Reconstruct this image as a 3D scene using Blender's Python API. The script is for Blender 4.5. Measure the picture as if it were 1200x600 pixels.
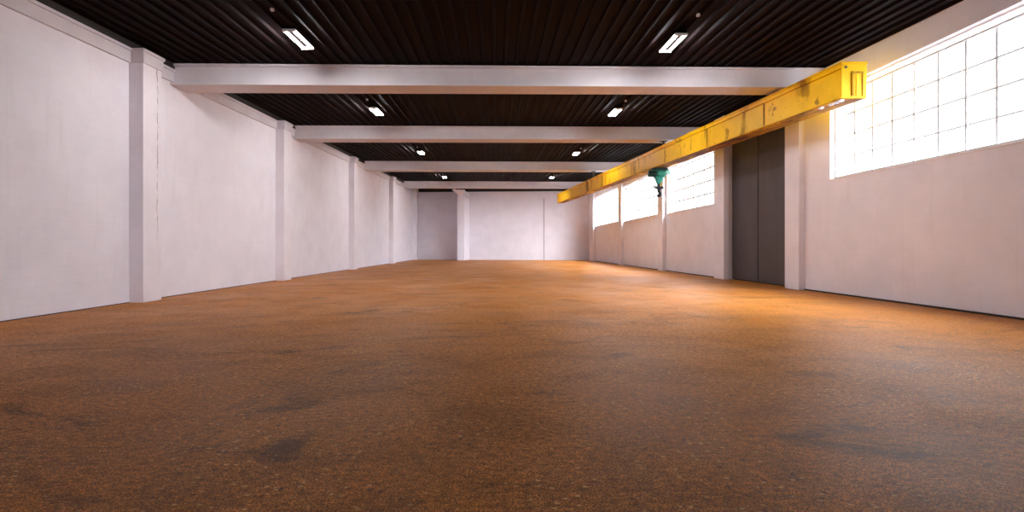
import bpy, bmesh, math, random
from mathutils import Vector, Matrix
sc = bpy.context.scene
for o in list(bpy.data.objects):
    bpy.data.objects.remove(o)
C = sc.collection
rnd = random.Random(7)
S = 1.5                                   # camera height in metres; plan lengths below are in camera heights

# ------------------------------------------------------------------ camera, sky, exposure
cd = bpy.data.cameras.new('camera'); cam = bpy.data.objects.new('camera', cd); C.objects.link(cam)
cam.location = (0, 0, S); cam.rotation_euler = (math.pi / 2, 0, 0)
cd.sensor_width = 36; cd.sensor_fit = 'HORIZONTAL'; cd.lens = 18.0
cd.shift_x = (600 - 581.5) / 1200; cd.shift_y = -(300 - 290) / 1200
cd.clip_end = 400
sc.camera = cam

SKY_TOP, SKY_RIM, SKY_GROUND = 25.0, 1.9, 1.1      # hazy sky: brighter overhead than at the horizon
GLOW, GLOW_DIR = 27.0, Vector((.62, -.62, .48)).normalized()   # wide veiled-sun glow, behind and to the right
w = bpy.data.worlds.new('sky'); sc.world = w; w.use_nodes = True
bg = w.node_tree.nodes['Background']
wt_ = w.node_tree
_c = wt_.nodes.new('ShaderNodeTexCoord'); _x = wt_.nodes.new('ShaderNodeSeparateXYZ'); wt_.links.new(_c.outputs['Generated'], _x.inputs[0])
_m = wt_.nodes.new('ShaderNodeMapRange'); wt_.links.new(_x.outputs[2], _m.inputs[0])
for _k, _v in ((1, .24), (2, 1.), (3, SKY_RIM), (4, SKY_TOP)): _m.inputs[_k].default_value = _v
_g = wt_.nodes.new('ShaderNodeMapRange'); wt_.links.new(_x.outputs[2], _g.inputs[0])
for _k, _v in ((1, -.02), (2, .02), (3, SKY_GROUND / SKY_RIM), (4, 1.)): _g.inputs[_k].default_value = _v
_p = wt_.nodes.new('ShaderNodeMath'); _p.operation = 'MULTIPLY'; wt_.links.new(_m.outputs[0], _p.inputs[0]); wt_.links.new(_g.outputs[0], _p.inputs[1])
bg.inputs[0].default_value = (0.94, 0.97, 1.06, 1); 
_d = wt_.nodes.new('ShaderNodeVectorMath'); _d.operation = 'DOT_PRODUCT'; wt_.links.new(_c.outputs['Generated'], _d.inputs[0]); _d.inputs[1].default_value = GLOW_DIR
_q = wt_.nodes.new('ShaderNodeMath'); _q.operation = 'MAXIMUM'; wt_.links.new(_d.outputs['Value'], _q.inputs[0]); _q.inputs[1].default_value = 0
_e = wt_.nodes.new('ShaderNodeMath'); _e.operation = 'POWER'; wt_.links.new(_q.outputs[0], _e.inputs[0]); _e.inputs[1].default_value = 7
_f = wt_.nodes.new('ShaderNodeMath'); _f.operation = 'MULTIPLY_ADD'; wt_.links.new(_e.outputs[0], _f.inputs[0]); _f.inputs[1].default_value = GLOW; wt_.links.new(_p.outputs[0], _f.inputs[2])
wt_.links.new(_f.outputs[0], bg.inputs[1])
sc.view_settings.view_transform = 'Standard'
sc.view_settings.look = 'None'
sc.view_settings.gamma = 1; sc.view_settings.use_curve_mapping = False
sc.view_settings.exposure = 0.93
LAMP = 140.0                              # ceiling tubes
sc.cycles.use_denoising = True
sc.cycles.max_bounces = 14; sc.cycles.diffuse_bounces = 8; sc.cycles.transparent_max_bounces = 16
sc.cycles.sample_clamp_indirect = 12

# ------------------------------------------------------------------ materials
def mat(name, col, rough=.6, metal=0, spec=.5):
    m = bpy.data.materials.new(name); m.use_nodes = True
    b = m.node_tree.nodes['Principled BSDF']
    b.inputs['Base Color'].default_value = (*col, 1); b.inputs['Roughness'].default_value = rough
    b.inputs['Metallic'].default_value = metal; b.inputs['Specular IOR Level'].default_value = spec
    return m
class N:
    def __init__(s, m):
        s.t = m.node_tree; s.b = s.t.nodes['Principled BSDF']
        s.co = s.t.nodes.new('ShaderNodeTexCoord').outputs['Object']
    def lk(s, a, b): s.t.links.new(a, b)
    def mp(s, scale, co=None):
        n = s.t.nodes.new('ShaderNodeMapping'); s.lk(co or s.co, n.inputs[0]); n.inputs['Scale'].default_value = scale
        return n.outputs[0]
    def noise(s, co, scale, detail=4, rough=.55, dist=0):
        n = s.t.nodes.new('ShaderNodeTexNoise'); s.lk(co, n.inputs['Vector'])
        n.inputs['Scale'].default_value = scale; n.inputs['Detail'].default_value = detail
        n.inputs['Roughness'].default_value = rough; n.inputs['Distortion'].default_value = dist
        return n.outputs['Fac']
    def ramp(s, f, stops, interp='LINEAR'):
        n = s.t.nodes.new('ShaderNodeValToRGB'); s.lk(f, n.inputs[0]); e = n.color_ramp.elements
        n.color_ramp.interpolation = interp
        while len(e) < len(stops): e.new(.5)
        for k, (p, c) in enumerate(stops):
            e[k].position = p; e[k].color = (*c, 1) if isinstance(c, tuple) else (c, c, c, 1)
        return n.outputs[0]
    def mix(s, f, a, b, mode='MIX'):
        n = s.t.nodes.new('ShaderNodeMix'); n.data_type = 'RGBA'; n.blend_type = mode
        for k, v in ((0, f), (6, a), (7, b)):
            if hasattr(v, 'links'): s.lk(v, n.inputs[k])
            elif k == 0: n.inputs[0].default_value = v
            else: n.inputs[k].default_value = (*v, 1)
        return n.outputs[2]
    def math(s, op, a, b=None, c=None):
        n = s.t.nodes.new('ShaderNodeMath'); n.operation = op
        for k, v in enumerate((a, b, c)):
            if v is None: continue
            if hasattr(v, 'links'): s.lk(v, n.inputs[k])
            else: n.inputs[k].default_value = v
        return n.outputs[0]
    def sep(s, co=None):
        n = s.t.nodes.new('ShaderNodeSeparateXYZ'); s.lk(co or s.co, n.inputs[0]); return n.outputs
    def color(s, c): s.lk(c, s.b.inputs['Base Color'])
    def rough(s, c): s.lk(c, s.b.inputs['Roughness'])
    def bump(s, h, strength=.2, dist=.02):
        n = s.t.nodes.new('ShaderNodeBump'); s.lk(h, n.inputs['Height'])
        n.inputs['Strength'].default_value = strength; n.inputs['Distance'].default_value = dist
        s.lk(n.outputs[0], s.b.inputs['Normal'])

def paint(name, col, dark, crack=False):
    """white limewashed masonry: faint courses, brushing and grey blotches"""
    m = mat(name, col, .75, spec=.25); n = N(m)
    f = n.noise(n.mp((.5, .5, .5)), 1.6, 6, .6)
    base = n.mix(n.ramp(f, [(.38, 0.), (.72, 1.)]), col, dark)
    g = n.noise(n.mp((1, 1, .12)), 3.0, 5, .65)
    base = n.mix(n.ramp(g, [(.56, 0.), (.8, .35)]), base, tuple(c * .82 for c in dark))
    x, y, z = n.sep()
    course = n.math('PINGPONG', z, .105)
    course = n.ramp(course, [(0., 1.), (.012, 0.)])
    base = n.mix(n.math('MULTIPLY', course, .07), base, tuple(c * .7 for c in dark))
    if crack:
        wob = n.noise(n.mp((0, 0, 1)), 1.3, 6, .7)
        d = n.math('ABSOLUTE', n.math('ADD', n.math('SUBTRACT', y, .20), n.math('MULTIPLY', n.math('SUBTRACT', wob, .5), .34)))
        gate = n.ramp(n.noise(n.mp((0, 0, 1)), 2.1, 3), [(.42, 0.), (.55, 1.)])
        line = n.math('MULTIPLY', n.ramp(d, [(.010, 1.), (.022, 0.)]), gate)
        hi = n.ramp(n.math('MULTIPLY', z, .1), [(.14, 0.), (.25, 1.)])
        base = n.mix(n.math('MULTIPLY', n.math('MULTIPLY', line, hi), .75), base, (.10, .08, .08))
    n.color(base)
    n.bump(n.math('ADD', n.noise(n.co, 9, 5), n.math('MULTIPLY', course, -.5)), .12, .02)
    return m
M = {}
M['wall'] = paint('white_limewash', (.85, .825, .885), (.78, .75, .81))
M['pilaster'] = paint('white_pilaster_paint', (.85, .81, .86), (.76, .72, .765), True)
M['pilaster_plain'] = paint('plain_pilaster_paint', (.85, .81, .86), (.76, .72, .765))
M['beam'] = paint('white_beam_paint', (.72, .685, .72), (.63, .59, .625))

def floor_mat():
    m = mat('worn_brown_floor', (.2, .1, .04), .5, spec=.07); n = N(m)
    n.b.inputs['Specular Tint'].default_value = (1, .76, .58, 1)
    big = n.noise(n.mp((1, .7, 1)), .22, 5, .6, .6)
    c = n.mix(n.ramp(big, [(.36, 0.), (.62, 1.)]), (.48, .170, .022), (.57, .222, .056))
    mid = n.noise(n.mp((.8, 1.4, 1)), .9, 8, .68, .8)
    c = n.mix(n.ramp(mid, [(.40, .5), (.54, 0.)]), c, (.27, .098, .015))
    hue = n.noise(n.co, .6, 4)
    c = n.mix(n.ramp(hue, [(.48, 0.), (.68, .55)]), c, (.58, .215, .034))
    pat = n.noise(n.mp((.7, 1.3, 1)), .62, 10, .74, 1.0)
    c = n.mix(n.ramp(pat, [(.56, 0.), (.65, .8)]), c, (.13, .056, .015))
    fine = n.noise(n.mp((1, 1.5, 1)), 14, 8, .78)
    c = n.mix(1., c, n.ramp(fine, [(.35, .40), (.52, 1.), (.65, 1.5)]), 'MULTIPLY')
    grain = n.noise(n.co, 75, 3, .7)
    c = n.mix(1., c, n.ramp(grain, [(.37, .20), (.63, 1.8)]), 'MULTIPLY')
    def flecks(scale, lo, hi, co):
        v = n.t.nodes.new('ShaderNodeTexVoronoi'); n.lk(n.mp(co), v.inputs['Vector']); v.inputs['Scale'].default_value = scale
        near = n.ramp(v.outputs['Distance'], [(.14, 1.), (.30, 0.)])
        f = n.math('MULTIPLY', near, n.ramp(n.sep(v.outputs['Color'])[0], [(lo, 0.), (hi, 1.)]))
        return n.math('MULTIPLY', f, n.ramp(n.noise(n.co, .9, 4), [(.40, .1), (.60, 1.)]))
    fleck = flecks(14, .66, .72, (1, 1.6, 1))
    c = n.mix(n.math('MULTIPLY', fleck, .9), c, (1.0, .62, .22))
    c = n.mix(n.math('MULTIPLY', flecks(11, .62, .68, (1.3, 1, 1)), .75), c, (.05, .022, .010))
    n.color(c)
    n.rough(n.ramp(n.noise(n.mp((1, .8, 1)), .45, 5, .6), [(.3, .34), (.7, .54)]))
    h = n.math('ADD', n.math('MULTIPLY', fine, .8), n.math('ADD', n.math('MULTIPLY', grain, .35), n.math('MULTIPLY', fleck, .3)))
    n.bump(h, .35, .02)
    return m
M['floor'] = floor_mat()

def deck_mat():
    m = mat('dark_brown_deck', (.02, .013, .012), 0.5, spec=.05); n = N(m)
    f = n.noise(n.mp((3, .25, 1)), 1.2, 5, .65)
    n.color(n.ramp(f, [(.35, (.0060, .0030, .0033)), (.65, (.0130, .0068, .0075))]))
    n.rough(n.ramp(f, [(.3, .6), (.7, .8)]))
    return m
M['deck'] = deck_mat()
M['dark_trim'] = mat('dark_brown_trim', (.016, .011, .010), .7)
M['shade_dirt'] = mat('floor_line_shade_dirt', (.03, .02, .015), .9)  # dark colour stands for shadow and dirt at the floor line
M['joint'] = mat('grey_joint', (.26, .23, .23), .9)

def yellow(name, rust):
    m = mat(name, (.8, .5, .01), .5, spec=.15); n = N(m)
    a = n.noise(n.mp((1, 1, 1)), .9, 5, .6)
    c = n.mix(n.ramp(a, [(.35, 0.), (.7, 1.)]), (.90, .54, .003), (.78, .43, .003))
    blot = n.noise(n.co, .8, 5, .6, .3)
    drip = n.noise(n.mp((1.5, 1.1, .22)), 1.5, 3, .55)
    k = n.math('MULTIPLY', n.ramp(blot, [(.50 - rust, 0.), (.60 - rust, 1.)]), n.ramp(drip, [(.57 - rust, 0.), (.72 - rust, 1.)]))
    c = n.mix(n.math('MULTIPLY', k, .85), c, (.19, .07, .010))
    spot = n.noise(n.co, 2.6, 5, .6)
    c = n.mix(n.ramp(spot, [(.66 - rust * .5, 0.), (.72 - rust * .5, .75)]), c, (.17, .065, .010))
    n.color(c); n.rough(n.ramp(k, [(0., .48), (1., .8)]))
    n.bump(n.noise(n.co, 30, 3), .06, .01)
    return m
M['yellow'] = yellow('yellow_crane_paint', 0.04)
M['yellow_rust'] = yellow('rust_stained_yellow_paint', .20)
def under():  # browns hold rust and also the shade under the girder
    m = mat('rust_and_shade_underside', (.2, .1, .02), .75, spec=.2); n = N(m)
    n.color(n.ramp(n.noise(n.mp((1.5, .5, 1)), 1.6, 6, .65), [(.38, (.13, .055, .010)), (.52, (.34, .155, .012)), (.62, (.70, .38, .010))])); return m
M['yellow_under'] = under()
M['rust'] = mat('rusty_brown_steel', (.17, .075, .02), .8)
M['hanger'] = mat('dark_hanger_steel', (.07, .05, .035), .6)
M['door'] = None
def door_mat():
    m = mat('charcoal_door_paint', (.06, .052, .052), .5, spec=.3); n = N(m)
    f = n.noise(n.mp((1, 1, .25)), 2.0, 5, .6)
    n.color(n.ramp(f, [(.3, (.068, .056, .058)), (.7, (.088, .074, .076))]))
    return m
M['door'] = door_mat()
M['black'] = mat('black_gap', (.008, .008, .008), .8)
M['bar'] = mat('white_window_steel', (.72, .71, .72), .5)
M['sill'] = mat('white_sill', (.82, .79, .80), .6)
M['teal'] = mat('teal_machine_paint', (.012, .20, .14), .4)
M['teal_dark'] = mat('dark_green_motor_paint', (.008, .055, .045), .45)
M['teal_pale'] = mat('pale_green_cover', (.25, .52, .42), .5)
M['iron'] = mat('dark_iron', (.018, .02, .026), .5, .6)
M['rope'] = mat('grey_wire_rope', (.30, .36, .36), .5, .5)
M['housing'] = mat('dark_lamp_housing', (.004, .003, .003), 1, spec=0)
def glass_mat():
    m = bpy.data.materials.new('glare_veil_glass'); m.use_nodes = True; t = m.node_tree; t.nodes.clear()
    o = t.nodes.new('ShaderNodeOutputMaterial'); a = t.nodes.new('ShaderNodeBsdfTransparent'); b = t.nodes.new('ShaderNodeBsdfTranslucent')
    x = t.nodes.new('ShaderNodeMixShader'); x.inputs[0].default_value = .03  # translucent share imitates the glare that pales the glazing bars
    a.inputs[0].default_value = (.97, .98, .98, 1); b.inputs[0].default_value = (.86, .85, .87, 1)
    t.links.new(a.outputs[0], x.inputs[1]); t.links.new(b.outputs[0], x.inputs[2]); t.links.new(x.outputs[0], o.inputs[0])
    return m
M['glass'] = glass_mat()
def tube_mat():
    m = mat('lit_tube', (1, 1, 1)); b = m.node_tree.nodes['Principled BSDF']
    b.inputs['Emission Color'].default_value = (1, .96, .97, 1); b.inputs['Emission Strength'].default_value = LAMP
    return m
M['tube'] = tube_mat()

# ------------------------------------------------------------------ mesh helpers (metres)
class MB:
    def __init__(s): s.bm = bmesh.new()
    def hexa(s, p):           # p: bottom ring 4 then top ring 4, counter-clockwise
        v = [s.bm.verts.new(q) for q in p]
        for f in ((3, 2, 1, 0), (4, 5, 6, 7), (0, 1, 5, 4), (1, 2, 6, 5), (2, 3, 7, 6), (3, 0, 4, 7)):
            s.bm.faces.new([v[k] for k in f])
        return s
    def box(s, a, b):
        (x0, y0, z0), (x1, y1, z1) = a, b
        return s.hexa([(x0, y0, z0), (x1, y0, z0), (x1, y1, z0), (x0, y1, z0), (x0, y0, z1), (x1, y0, z1), (x1, y1, z1), (x0, y1, z1)])
    def tube(s, pts, r, n=12, cap=True):
        pts = [Vector(p) for p in pts]; rings = []
        rs = r if isinstance(r, (list, tuple)) else [r] * len(pts)
        for k, p in enumerate(pts):
            d = (pts[min(k + 1, len(pts) - 1)] - pts[max(k - 1, 0)]).normalized()
            a = d.orthogonal().normalized() if k == 0 else (a - d * a.dot(d)).normalized()
            b = d.cross(a)
            rings.append([s.bm.verts.new(p + (a * math.cos(2 * math.pi * i / n) + b * math.sin(2 * math.pi * i / n)) * rs[k]) for i in range(n)])
        for q, t in zip(rings, rings[1:]):
            for i in range(n): s.bm.faces.new((q[i], q[(i + 1) % n], t[(i + 1) % n], t[i]))
        if cap:
            s.bm.faces.new(rings[0][::-1]); s.bm.faces.new(rings[-1])
        return s
    def prism(s, poly, h):    # poly: list of 3-D points, extruded along vector h
        h = Vector(h); a = [s.bm.verts.new(p) for p in poly]; b = [s.bm.verts.new(Vector(p) + h) for p in poly]
        n = len(poly); s.bm.faces.new(a[::-1]); s.bm.faces.new(b)
        for i in range(n): s.bm.faces.new((a[i], a[(i + 1) % n], b[(i + 1) % n], b[i]))
        return s
    def xform(s, f):
        for v in s.bm.verts: v.co = f(v.co)
        return s
    def build(s, name, m, parent=None, bevel=0, smooth=False, origin=None):
        bm = s.bm; bmesh.ops.recalc_face_normals(bm, faces=bm.faces)
        if parent is not None: off = Vector(W[parent.name])
        elif origin is not None: off = Vector(origin)
        else:
            lo = [min(v.co[k] for v in bm.verts) for k in range(3)]; hi = [max(v.co[k] for v in bm.verts) for k in range(3)]
            off = Vector(((lo[0] + hi[0]) / 2, (lo[1] + hi[1]) / 2, lo[2]))
        for v in bm.verts: v.co -= off
        if smooth:
            for f in bm.faces: f.smooth = len(f.verts) == 4
        me = bpy.data.meshes.new(name); bm.to_mesh(me); bm.free(); me.materials.append(m)
        o = bpy.data.objects.new(name, me); C.objects.link(o)
        if parent is not None: o.parent = parent; W[o.name] = W[parent.name]
        else: o.location = off; W[o.name] = tuple(off)
        if bevel:
            b = o.modifiers.new('bevel', 'BEVEL'); b.width = bevel; b.segments = 2; b.limit_method = 'ANGLE'
        return o
W = {}                                     # world origin of every object, for building parts in world coordinates
def tag(o, label, cat, group=None):
    o['label'] = label; o['category'] = cat
    if group: o['group'] = group
    return o
def thing(name, loc, label, cat, group=None):
    o = bpy.data.objects.new(name, None); C.objects.link(o); o.location = loc; o.empty_display_size = .3
    W[o.name] = tuple(loc); return tag(o, label, cat, group)
def struct(o): o['kind'] = 'structure'; return o

# ------------------------------------------------------------------ the hall, in camera heights, y = depth, z above the eye
XL, XR = -6.65, 7.26
YB = -7.0                                  # wall behind the camera
def back(x): return 42.2 - (x - XL) * 2.0 / (XR - XL)      # far wall, slightly askew
def deck(x, y): return 3.44 + .012 * x + .0375 * y         # underside of the roof deck, rising to the far end
def ltop(y): return 3.26 + .036 * y                        # top of the cornice on the left wall
def P(x, y, z): return (x * S, y * S, (z + 1) * S)         # z above the eye
def px(u, v, y): return P((u - 581.5) / 600 * y, y, (290 - v) / 600 * y)
FL = -1.0                                  # floor level above the eye

b = MB(); b.box(P(XL - .35, YB - .3, FL - .15), P(XR + .5, 43.2, FL)); struct(b.build('floor', M['floor'], origin=(0, 0, 0)))

# roof deck: trapezoidal sheeting, ribs running to the far end
b = MB(); prof = []; x = XL - .2; p = .2265
while x < XR + .2:
    prof += [(x, 0), (x + .040, 0), (x + .056, .05), (x + p - .016, .05)]; x += p
ya, yb = YB - .2, 43.0
r0 = [b.bm.verts.new(P(q, ya, deck(q, ya) + d)) for q, d in prof]
r1 = [b.bm.verts.new(P(q, yb, deck(q, yb) + d)) for q, d in prof]
t0 = [b.bm.verts.new(P(q, ya, deck(q, ya) + .16)) for q, d in (prof[0], prof[-1])]
t1 = [b.bm.verts.new(P(q, yb, deck(q, yb) + .16)) for q, d in (prof[0], prof[-1])]
for i in range(len(prof) - 1): b.bm.faces.new((r0[i], r0[i + 1], r1[i + 1], r1[i]))
b.bm.faces.new((t0[0], t1[0], t1[1], t0[1]))
b.bm.faces.new((r0[0], r1[0], t1[0], t0[0])); b.bm.faces.new((r0[-1], t0[1], t1[1], r1[-1]))
struct(b.build('ceiling', M['deck'], origin=P(0, 0, 3.4)))

# left wall, with its pilasters
b = MB(); b.hexa([P(XL - .3, YB, FL), P(XL, YB, FL), P(XL, 42.6, FL), P(XL - .3, 42.6, FL),
                  P(XL - .3, YB, deck(XL, YB)), P(XL, YB, deck(XL, YB)), P(XL, 42.6, deck(XL, 42.6)), P(XL - .3, 42.6, deck(XL, 42.6))])
wl = struct(b.build('wall_left', M['wall'], origin=P(XL, 0, FL)))
def pil_left(y0, y1, xf):
    b = MB(); b.hexa([P(XL, y0, FL), P(xf, y0, FL), P(xf, y1, FL), P(XL, y1, FL),
                      P(XL, y0, ltop(y0)), P(xf, y0, ltop(y0)), P(xf, y1, ltop(y1)), P(XL, y1, ltop(y1))])
    o = b.build('pilaster', M['pilaster' if y0 < 10 else 'pilaster_plain'], wl, bevel=.012)
    # each pilaster's texture starts at its own foot
    off = Vector(P(xf, (y0 + y1) / 2, FL)) - Vector(W[wl.name])
    for v in o.data.vertices: v.co -= off
    o.location = off
    c = MB(); e = .022
    for (h0, h1, g) in ((.25, .05, e), (.05, 0, e * 1.9)):
        c.hexa([P(XL, y0 - g, ltop(y0) - h0), P(xf + g, y0 - g, ltop(y0) - h0), P(xf + g, y1 + g, ltop(y1) - h0), P(XL, y1 + g, ltop(y1) - h0),
                P(XL, y0 - g, ltop(y0) - h1 + .002), P(xf + g, y0 - g, ltop(y0) - h1 + .002), P(xf + g, y1 + g, ltop(y1) - h1 + .002), P(XL, y1 + g, ltop(y1) - h1 + .002)])
    c.build('capital', M['beam'], wl)
for y0, y1 in ((9.27, 9.78), (15.43, 15.98), (23.06, 23.62), (31.8, 32.6), (41.0, 41.9)):
    pil_left(y0, y1, -6.39)
b = MB()
for (h0, h1, g) in ((.25, .05, .05), (.05, 0, .085)):
    b.hexa([P(XL, YB, ltop(YB) - h0), P(XL + g, YB, ltop(YB) - h0), P(XL + g, 42.1, ltop(42.1) - h0), P(XL, 42.1, ltop(42.1) - h0),
            P(XL, YB, ltop(YB) - h1), P(XL + g, YB, ltop(YB) - h1), P(XL + g, 42.1, ltop(42.1) - h1), P(XL, 42.1, ltop(42.1) - h1)])
struct(b.build('trim_1', M['beam']))
b = MB(); b.hexa([P(XL, YB, ltop(YB)), P(XL + .07, YB, ltop(YB)), P(XL + .07, 42.1, ltop(42.1)), P(XL, 42.1, ltop(42.1)),
                  P(XL, YB, deck(XL, YB) + .04), P(XL + .07, YB, deck(XL, YB) + .04), P(XL + .07, 42.1, deck(XL, 42.1) + .04), P(XL, 42.1, deck(XL, 42.1) + .04)])
struct(b.build('trim_2', M['dark_trim']))

# right wall with window and door openings
def holed(x0, x1, holes, ya, yb, ztop):
    """a wall between x0 and x1 running along y with rectangular openings (y0, y1, z0, z1)"""
    ys = sorted({ya, yb, *[h[0] for h in holes], *[h[1] for h in holes]}); zs = sorted({FL, ztop, *[h[2] for h in holes], *[h[3] for h in holes]})
    solid = lambda i, j: 0 <= i < len(ys) - 1 and 0 <= j < len(zs) - 1 and not any(h[0] <= ys[i] and ys[i + 1] <= h[1] and h[2] <= zs[j] and zs[j + 1] <= h[3] for h in holes)
    b = MB(); V = {}
    def v(x, y, z):
        if (x, y, z) not in V: V[(x, y, z)] = b.bm.verts.new(P(x, y, z))
        return V[(x, y, z)]
    for i in range(len(ys) - 1):
        for j in range(len(zs) - 1):
            if not solid(i, j): continue
            y0, y1, z0, z1 = ys[i], ys[i + 1], zs[j], zs[j + 1]
            for xx in (x0, x1): b.bm.faces.new([v(xx, y0, z0), v(xx, y1, z0), v(xx, y1, z1), v(xx, y0, z1)])
            for di, dj, q in ((-1, 0, ((y0, z0), (y0, z1))), (1, 0, ((y1, z0), (y1, z1))), (0, -1, ((y0, z0), (y1, z0))), (0, 1, ((y0, z1), (y1, z1)))):
                if not solid(i + di, j + dj):
                    (a, c), (d, e) = q
                    b.bm.faces.new([v(x0, a, c), v(x1, a, c), v(x1, d, e), v(x0, d, e)])
    return b
WIN = [(5.9, 11.13, 1.48, 3.40, 'n'), (17.05, 21.75, 1.43, 3.36, 'n'), (22.6, 29.05, 1.47, 3.46, 'n'), (30.3, 37.4, 1.54, 3.62, 'n')]
DOOR = (12.75, 16.06, FL, 4.05)
b = holed(XR, XR + .3, [q[:4] for q in WIN] + [DOOR], YB, 42.0, 5.2)
wr = struct(b.build('wall_right', M['wall'], origin=P(XR, 0, FL)))
for v in wr.data.vertices:                 # the wall head follows the roof deck
    if v.co.z > 6.1 * S: v.co.z = (deck(XR, (v.co.y + W[wr.name][1]) / S) + 1.05) * S
for y0, y1, xf in ((12.03, 12.62, 7.11), (15.96, 16.68, 7.09), (21.9, 22.5, 7.10), (29.08, 29.85, 7.10), (37.5, 39.3, 7.10)):
    b = MB(); z0, z1 = deck(xf, y0) - .01, deck(xf, y1) - .01; xw = XR
    b.hexa([P(xf, y0, FL), P(xw, y0, FL), P(xw, y1, FL), P(xf, y1, FL), P(xf, y0, z0), P(xw, y0, z0), P(xw, y1, z1), P(xf, y1, z1)])
    b.build('pilaster', M['pilaster_plain'], wr, bevel=.012)

# wall behind the camera: unseen opening added to let in frontal fill light
FILL_OPENING = (-1.6, 4.6, FL, .7)
b = holed(0, .3, [FILL_OPENING], XL - .3, XR + .5, 3.6)
for v in b.bm.verts: v.co = Vector((v.co.y, YB * S - v.co.x, v.co.z))
struct(b.build('wall_front', M['wall']))

# far wall, a little askew
b = MB(); xa, xb = XL - .2, XR + .2; wt = 4.54
b.hexa([P(xa, back(xa), FL), P(xb, back(xb), FL), P(xb, back(xb) + .3, FL), P(xa, back(xa) + .3, FL),
        P(xa, back(xa), wt + .02), P(xb, back(xb), wt - .1), P(xb, back(xb) + .3, wt - .1), P(xa, back(xa) + .3, wt + .02)])
wb = struct(b.build('wall_back', M['wall'], origin=P(0, 41.3, FL)))
b = MB()
b.hexa([P(xa, back(xa), wt + .02), P(xb, back(xb), wt - .1), P(xb, back(xb) + .3, wt - .1), P(xa, back(xa) + .3, wt + .02),
        P(xa, back(xa), 5.3), P(xb, back(xb), 5.3), P(xb, back(xb) + .3, 5.3), P(xa, back(xa) + .3, 5.3)])
struct(b.build('trim_3', M['dark_trim']))
xj = (637 - 581.5) / 600 * 40.9
b = MB(); yj = back(xj)
b.box(P(xj - .025, yj - .012, FL), P(xj + .025, yj + .02, 3.92)); b.build('joint', M['joint'], wb)
b = MB()
b.box(P(-2.1, back(3) - .006 , 1.28), P(XR - .1, back(3) + .3, 1.30))
b.xform(lambda c: Vector((c.x, (back(c.x / S) + (-.006 if c.y < back(3) * S else .02)) * S, c.z))); b.build('ledge', M['wall'], wb)

# dark strips standing in for shadow and dirt along the foot of the walls
b = MB(); b.box(P(XL, YB, FL), P(XL + .012, 41.9, FL + .012)); struct(b.build('shade_dirt_strip_left', M['shade_dirt']))
b = MB()
for (a, c) in ((YB, 12.03), (16.68, 21.9), (22.5, 29.08), (29.85, 37.5), (39.3, 40.2)):
    b.box(P(XR - .02, a, FL), P(XR, c, FL + .03))
struct(b.build('shade_dirt_strip_right', M['shade_dirt']))

# ------------------------------------------------------------------ windows
def window(n, y0, y1, z0, z1):
    x = XR + .10
    f = MB(); t = .05
    f.box(P(x, y0, z0), P(x + .07, y0 + t, z1)); f.box(P(x, y1 - t, z0), P(x + .07, y1, z1))
    f.box(P(x, y0, z0), P(x + .07, y1, z0 + t)); f.box(P(x, y0, z1 - .15), P(x + .07, y1, z1 - .115)); f.box(P(x, y0, z1 - .03), P(x + .07, y1, z1))
    w_ = struct(f.build('window_%d' % n, M['bar']))
    g = MB(); k = y1 - .57; h = .014 if n == 1 else .026
    while k > y0 + .2:
        g.box(P(x + .035, k - h * 1.5, z0 + t), P(x + .055, k + h * 1.5, z1 - .15)); k -= .50
    rows = 4; top = z1 - .15
    for r in range(1, rows):
        zz = z0 + (top - z0) * r / rows; g.box(P(x + .036, y0 + t, zz - h), P(x + .054, y1 - t, zz + h))
    g.build('glazing_bars', M['bar'], w_)
    q = MB(); q.box(P(x + .022, y0 + .01, z0 + .01), P(x + .026, y1 - .01, z1 - .01)); q.build('glass', M['glass'], w_)
    s_ = MB(); s_.box(P(XR - .02, y0 - .03, z0 - .03), P(x + .1, y1 + .03, z0)); s_.build('sill', M['sill'], w_)
for n, q in enumerate(WIN): window(n + 1, *q[:4])

# ------------------------------------------------------------------ double door
xd = 7.40
f = MB(); f.box(P(xd, DOOR[0] - .03, DOOR[3] - .06), P(xd + .12, DOOR[1] + .03, DOOR[3] + .02)); f.box(P(xd + .05, DOOR[0], FL), P(xd + .12, DOOR[1], FL + .03))
f.box(P(xd + .065, DOOR[0], FL + .03), P(xd + .085, DOOR[1], DOOR[3] - .06))
dr = struct(f.build('door_1', M['black']))
ym = 14.46
for a, c in ((DOOR[0] + .001, ym - .006), (ym + .006, DOOR[1] - .001)):
    l = MB(); l.box(P(xd, a, FL + .03), P(xd + .06, c, DOOR[3] - .06)); l.build('door_leaf', M['door'], dr, bevel=.01)
l = MB(); l.box(P(xd - .012, ym + .012, FL + .04), P(xd, ym + .05, DOOR[3] - .08)); l.build('meeting_strip', M['door'], dr)

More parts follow.
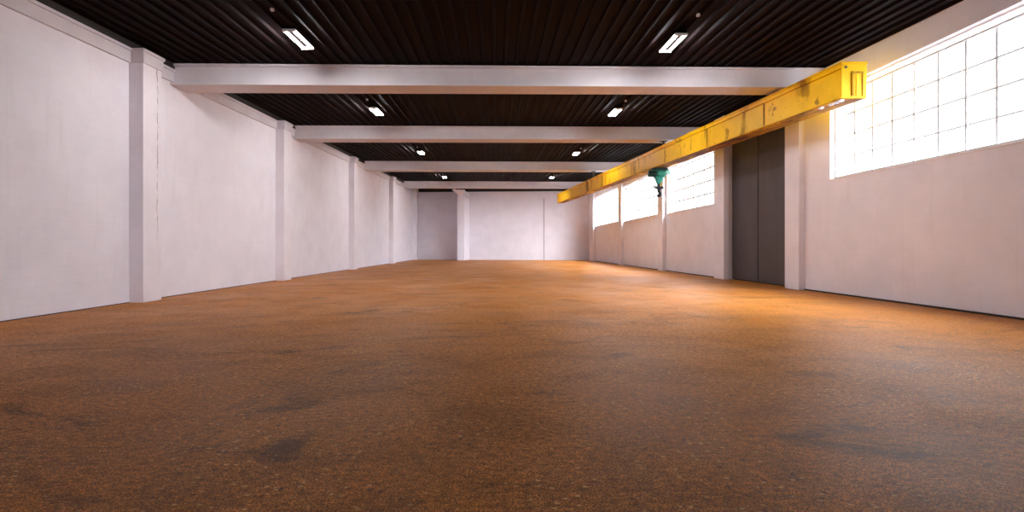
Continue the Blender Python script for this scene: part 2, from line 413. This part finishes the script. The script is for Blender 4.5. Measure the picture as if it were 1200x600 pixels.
# ------------------------------------------------------------------ white roof beams
ordn = ['nearest white roof beam, the widest in view, ending under the yellow girder', 'second white roof beam from the front, beyond the first pair of lamps',
        'third white roof beam from the front, between the second and fourth', 'farthest white roof beam, just before the far wall and above the column']
def beam(k, vl, vr, depth, ul, ur):
    def solve(u, v):
        y = 15.
        for _ in range(60):
            x = (u - 581.5) / 600 * y; y = deck(x, y) * 600 / (290 - v)
        return x, y
    (xa, ya), (xb, yb) = solve(ul, vl), solve(ur, vr)
    sl = (yb - ya) / (xb - xa); yy = lambda x: ya + (x - xa) * sl
    x0, x1 = XL + .005, XR - .005; H = .43; t = thing('roof_beam', P(0, yy(0), deck(0, yy(0)) - H), ordn[k], 'beam', 'white beams across the roof')
    def bar(name, f0, f1, h0, h1):     # front/back offsets, heights below the top
        b = MB(); q = []
        for h in (h1, h0):
            for x, e in ((x0, f0), (x1, f0), (x1, f1), (x0, f1)):
                q.append(P(x, yy(x) + e, deck(x, yy(x)) - h))
        b.hexa(q); b.build(name, M['beam'], t, bevel=.008)
    bar('top_flange', 0, depth, -.004, .045); bar('web', .05, depth - .05, .045, .385); bar('bottom_flange', 0, depth, .385, H)
beam(0, 74.2, 79.5, .58, 205, 960); beam(1, 147, 149, .62, 345, 812); beam(2, 188.6, 190, .75, 428, 735); beam(3, 212.2, 213, .9, 472, 690)

# ------------------------------------------------------------------ column at the far wall, its corbel and the slanted pipe
yc = 39.7; xl, xr = (536 - 581.5) / 600 * yc, (544 - 581.5) / 600 * yc; xr2 = (550 - 581.5) / 600 * back(-2.2); ye = back(-2.6) - .02; zc = 4.42
t = thing('column', P((xl + xr) / 2, yc, FL), 'white square column standing against the far wall, left of its centre', 'column')
b = MB(); b.hexa([P(xl, yc, FL), P(xr, yc, FL), P(xr2, back(xr2) - .02, FL), P(xl, back(xl) - .02, FL), P(xl, yc, zc), P(xr, yc, zc), P(xr2, back(xr2) - .02, zc), P(xl, back(xl) - .02, zc)])
b.build('shaft', M['wall'], t, bevel=.01)
b = MB(); z0 = (290 - 228) / 600 * yc
b.hexa([P(xl + .1, yc - .03, z0), P(xr, yc - .03, z0), P(xr, yc, z0), P(xl + .1, yc, z0), P(xl - .35, 38.75, zc - .04), P(xr + .08, 38.75, zc - .04), P(xr + .08, yc, zc - .04), P(xl - .35, yc, zc - .04)])
b.build('corbel', M['wall'], t)
b = MB(); b.tube([px(524, 213.4, 36.55), px(531, 220.6, 36.6), px(540, 226.2, 38.0), px(552.5, 234.5, 39.45)], .055, 10)
tag(b.build('pipe', M['beam'], smooth=True), 'thin white slanted pipe crossing the farthest beam at the column top', 'pipe')
t = thing('wall_bracket', px(487.5, 228, 40.6), 'small white bracket high in the far left corner', 'bracket')
b = MB(); c = Vector(px(487.5, 228, 40.6)); b.tube([c + Vector((-.42, .0, .32)), c + Vector((-.15, 0, .12)), c], .05, 8); b.build('arm', M['sill'], t, smooth=True)
b = MB(); b.box(c + Vector((-.10, -.12, -.17)), c + Vector((.16, .12, .03))); b.build('head', M['sill'], t, bevel=.03)

# ------------------------------------------------------------------ ceiling lamps
LP = [((350, 45.8), (788.5, 50)), ((440.8, 130.2), (721, 131)), ((493, 178.5), (675.5, 179.5)), ((520.8, 207.3), (647, 207.6))]
lab = ['nearest lit lamp of the left row, before the first beam', 'nearest lit lamp of the right row, before the first beam',
       'second lit lamp of the left row, between the first two beams', 'second lit lamp of the right row, between the first two beams',
       'third lit lamp of the left row, before the third beam', 'third lit lamp of the right row, before the third beam',
       'small farthest lit lamp of the left row, before the last beam', 'small farthest lit lamp of the right row, before the last beam']
def make_lamp():
    t = thing('ceiling_lamp', (0, 0, 0), '', 'lamp', 'twin tube lamps under the roof deck')
    L = .62
    b = MB(); b.prism([(-.19, -L - .03, 0), (.19, -L - .03, 0), (.15, -L - .03, .075), (-.15, -L - .03, .075)], (0, 2 * L + .06, 0)); b.build('housing', M['housing'], t, bevel=.008)
    for x in (-.115, .115):
        b = MB(); b.tube([(x, -L, -.02), (x, L, -.02)], .036, 12); b.build('tube', M['tube'], t, smooth=True)
    for y in (-L - .045, L + .005):
        b = MB(); b.box((-.17, y, -.06), (.17, y + .04, .01)); b.build('end_holder', M['sill'], t, bevel=.006)
    b = MB(); b.box((.0, -L - 1.10, .02), (.07, -L - 1.02, .09)); b.build('junction_box', M['bar'], t, bevel=.01)
    b = MB(); b.tube([(.035, -L - 1.03, .08), (.0, -L, .07)], .010, 6); b.build('cable', M['housing'], t)
    return t
lamp = make_lamp(); kids = list(lamp.children); i = 0
for row in LP:
    for u, v in row:
        y = 15.
        for _ in range(60):
            x = (u - 581.5) / 600 * y; y = (deck(x, y) - .06) * 600 / (290 - v)
        if i == 0: r = lamp
        else:
            r = lamp.copy(); C.objects.link(r)
            for k in kids: d = k.copy(); C.objects.link(d); d.parent = r
        r.location = P(x, y, deck(x, y) - .055); r.rotation_euler = (math.atan(.0375), 0, 0); r['label'] = 'twin tube ' + lab[i]; i += 1

# ------------------------------------------------------------------ yellow crane girder, hung from the roof beams
Yn, Yf = 9.35, 36.4
def Q(u, v, y): return Vector(px(u, v, y))
A0, A1 = Q(986, 74, Yn), Q(653, 228, Yf)                    # top of the left face, near and far
B0, B1 = Q(986, 115, Yn), Q(653, 238, Yf)                   # foot of the left face
wid = (1015.5 - 986) / 600 * Yn * S
def G(s, a, h):                                             # s along 0..1, a across 0..1, h up 0..1
    lo = B0.lerp(B1, s); hi = A0.lerp(A1, s); p = lo.lerp(hi, h); return p + Vector((a * wid, 0, 0))
Lg = (B1 - B0).length; Hg = (A0 - B0).length
def slab(name, m, s0, s1, a0, a1, h0, h1, bevel=.006):
    b = MB(); b.hexa([G(s0, a0, h0), G(s0, a1, h0), G(s1, a1, h0), G(s1, a0, h0), G(s0, a0, h1), G(s0, a1, h1), G(s1, a1, h1), G(s1, a0, h1)])
    return b.build(name, M[m], gt, bevel=bevel)
gt = thing('crane_girder', tuple(G(0, .5, 0)), 'long yellow crane girder with rust stains running under the roof along the right wall', 'crane girder')
e = 1 / Lg                                                  # one metre of length
slab('web', 'yellow', .02 * e, 1 - .02 * e, .085, .94, .02, .86)
slab('top_flange', 'yellow', .01 * e, 1 - .01 * e, 0, 1, .86, .985)
slab('cap_plate', 'yellow', -.04 * e, 1, -.05, 1.02, .985, 1.035)
slab('bottom_flange', 'yellow', 0, 1, -.02, 1.02, 0, .035)
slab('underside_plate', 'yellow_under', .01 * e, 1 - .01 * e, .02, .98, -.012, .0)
slab('end_plate', 'yellow', -.012 * e, .02 * e, .0, 1, .035, .985)
slab('end_plate', 'yellow', 1 - .02 * e, 1, .0, 1, .035, .985)
fr = slab('end_frame', 'yellow_rust', -.05 * e, -.012 * e, .38, .46, .06, .74)
slab('end_frame', 'yellow_rust', -.05 * e, -.012 * e, .78, .84, .06, .74)
slab('end_frame', 'yellow_rust', -.05 * e, -.012 * e, .38, .84, .70, .76)
slab('end_panel', 'yellow', -.03 * e, -.012 * e, .56, .78, .06, .70)
for s in (.09, .19, .30, .425, .56, .70, .84):              # splice straps on the side
    slab('splice_strap', 'yellow_rust', s - .04 * e, s + .04 * e, .065, .09, .04, .86, 0)
b = MB(); c = G(0, .16, .88); b.tube([c + Vector((0, .02, 0)), c + Vector((0, -.035, 0))], .035, 10); b.build('bolt', M['hanger'], gt, smooth=True)
for s in (.003, .007, .012, .022):
    b = MB(); c = G(s, .12, -.012); b.box(c + Vector((-.05, -.06, -.06)), c + Vector((.05, .06, .0))); b.build('rail_clip', M['bar'], gt, bevel=.01)
def hanger(s, ztop):
    b = MB(); c = G(s, .5, 1.035); z = (ztop + 1) * S
    b.box((c.x - .18, c.y - .14, c.z - .01), (c.x + .18, c.y + .14, c.z + .03)); b.box((c.x - .05, c.y - .05, c.z), (c.x + .05, c.y + .05, z)); b.box((c.x - .18, c.y - .14, z - .03), (c.x + .18, c.y + .14, z))
    b.build('hanger', M['hanger'], gt, bevel=.004)
def at_depth(y): return (y * S - A0.y) / (A1.y - A0.y)
HANG = []
for o in [q for q in C.objects if q.name.startswith('bottom_flange') and q.parent and q.parent.name.startswith('roof_beam')]:
    vs = [v.co + Vector(W[o.parent.name]) for v in o.data.vertices]
    r = [v for v in vs if v.x > 0]; l = [v for v in vs if v.x < 0]
    HANG.append((sum(v.y for v in r) / len(r), sum(v.y for v in l) / len(l), min(v.z for v in r), min(v.z for v in l)))
for yr, yl, zr, zl in HANG[:3]:
    s = .5
    for _ in range(30):
        g = G(max(0, min(1, s)), .5, 1.035); k = (g.x / S - XL) / (XR - XL); y = yl + (yr - yl) * k; s = at_depth(y / S)
    s = min(s, 1 - .2 * e); hanger(s, (zl + (zr - zl) * k) / S - 1)

# ------------------------------------------------------------------ green hoist under the girder
s = .3
for _ in range(60):
    g = G(s, .5, -.012); u = 581.5 + 600 * g.x / g.y; s += (u - 771) * .0006
g = G(s, .5, -.05); q = g.y / 600                            # metres per photo pixel at the hoist
ht = thing('hoist', (g.x, g.y, g.z - 34 * q), 'green electric hoist with a dark hook hanging from the yellow girder', 'hoist')
def hb(name, m, u0, u1, v0, v1, d0, d1, bevel=.02):          # pixels right of / below the hanging point, depth in metres
    b = MB(); b.box((g.x + u0 * q, g.y + d0, g.z - v1 * q), (g.x + u1 * q, g.y + d1, g.z - v0 * q)); return b.build(name, M[m], ht, bevel=bevel)
hb('trolley_plate', 'teal_dark', -9, 9, 0, 2.2, -.40, -.34, .01); hb('trolley_plate', 'teal_dark', -9, 9, 0, 2.2, .34, .40, .01)
hb('trolley_bridge', 'teal', -8, 10, 1.4, 2.6, -.36, .36, .01)
for u in (-6, 6):
    b = MB(); b.tube([(g.x + u * q, g.y - .44, g.z - 1.3 * q), (g.x + u * q, g.y - .40, g.z - 1.3 * q)], .05, 14); b.build('wheel', M['iron'], ht, smooth=True)
cz = g.z - 5.2 * q
b = MB(); b.tube([(g.x - 11.5 * q, g.y, cz), (g.x - 11 * q, g.y, cz), (g.x - 3 * q, g.y, cz)], [.14, .17, .17], 18)
for k in range(5): b.tube([(g.x + (-10.2 + 1.5 * k) * q, g.y, cz), (g.x + (-9.8 + 1.5 * k) * q, g.y, cz)], .195, 18)
b.build('motor', M['teal_dark'], ht, smooth=False)
b = MB(); b.tube([(g.x - 3 * q, g.y, cz), (g.x + 8 * q, g.y, cz)], .20, 22); b.build('drum', M['teal'], ht, smooth=True)
hb('gearbox', 'teal', -1.5, 7, 2.2, 8.4, -.24, .24); hb('control_box', 'teal_pale', 8, 13, 1.6, 6.0, -.2, .2)
b = MB(); f0 = g.y - .13; b.prism([(g.x - 3.6 * q, f0, g.z - 7.5 * q), (g.x + 6.4 * q, f0, g.z - 7.5 * q), (g.x + 4.6 * q, f0, g.z - 14 * q), (g.x + 1.6 * q, f0, g.z - 17.5 * q), (g.x - .8 * q, f0, g.z - 17.5 * q), (g.x - 2.4 * q, f0, g.z - 13 * q)], (0, .26, 0)); b.build('rope_guide', M['teal'], ht, bevel=.015)
for u in (-4.6, 6.2):
    b = MB(); b.tube([(g.x + u * q, g.y, g.z - 7 * q), (g.x + u * q * .8, g.y, g.z - 22 * q)], .026, 8); b.build('wire_rope', M['rope'], ht, smooth=True)
hb('hook_block', 'iron', -3.2, 6.2, 20.6, 23.2, -.12, .12, .03); hb('block_neck', 'iron', -.6, 2.2, 17.3, 20.8, -.06, .06, .01)
b = MB(); c0 = Vector((g.x + 1.0 * q, g.y, 0)); z = lambda v: g.z - v * q
pts = [c0 + Vector((0, 0, z(23))), c0 + Vector((0, 0, z(25.5)))]
for k in range(13):
    a = math.radians(100 - k * 20); pts.append(c0 + Vector((1.9 * q * math.cos(a), 0, z(28.6) + 2.6 * q * math.sin(a) * 1.0)))
b.tube(pts, [.09, .075] + [.07 + .02 * math.sin(math.pi * k / 12) - (.045 if k == 12 else 0) for k in range(13)], 10); b.build('hook', M['iron'], ht, smooth=True)
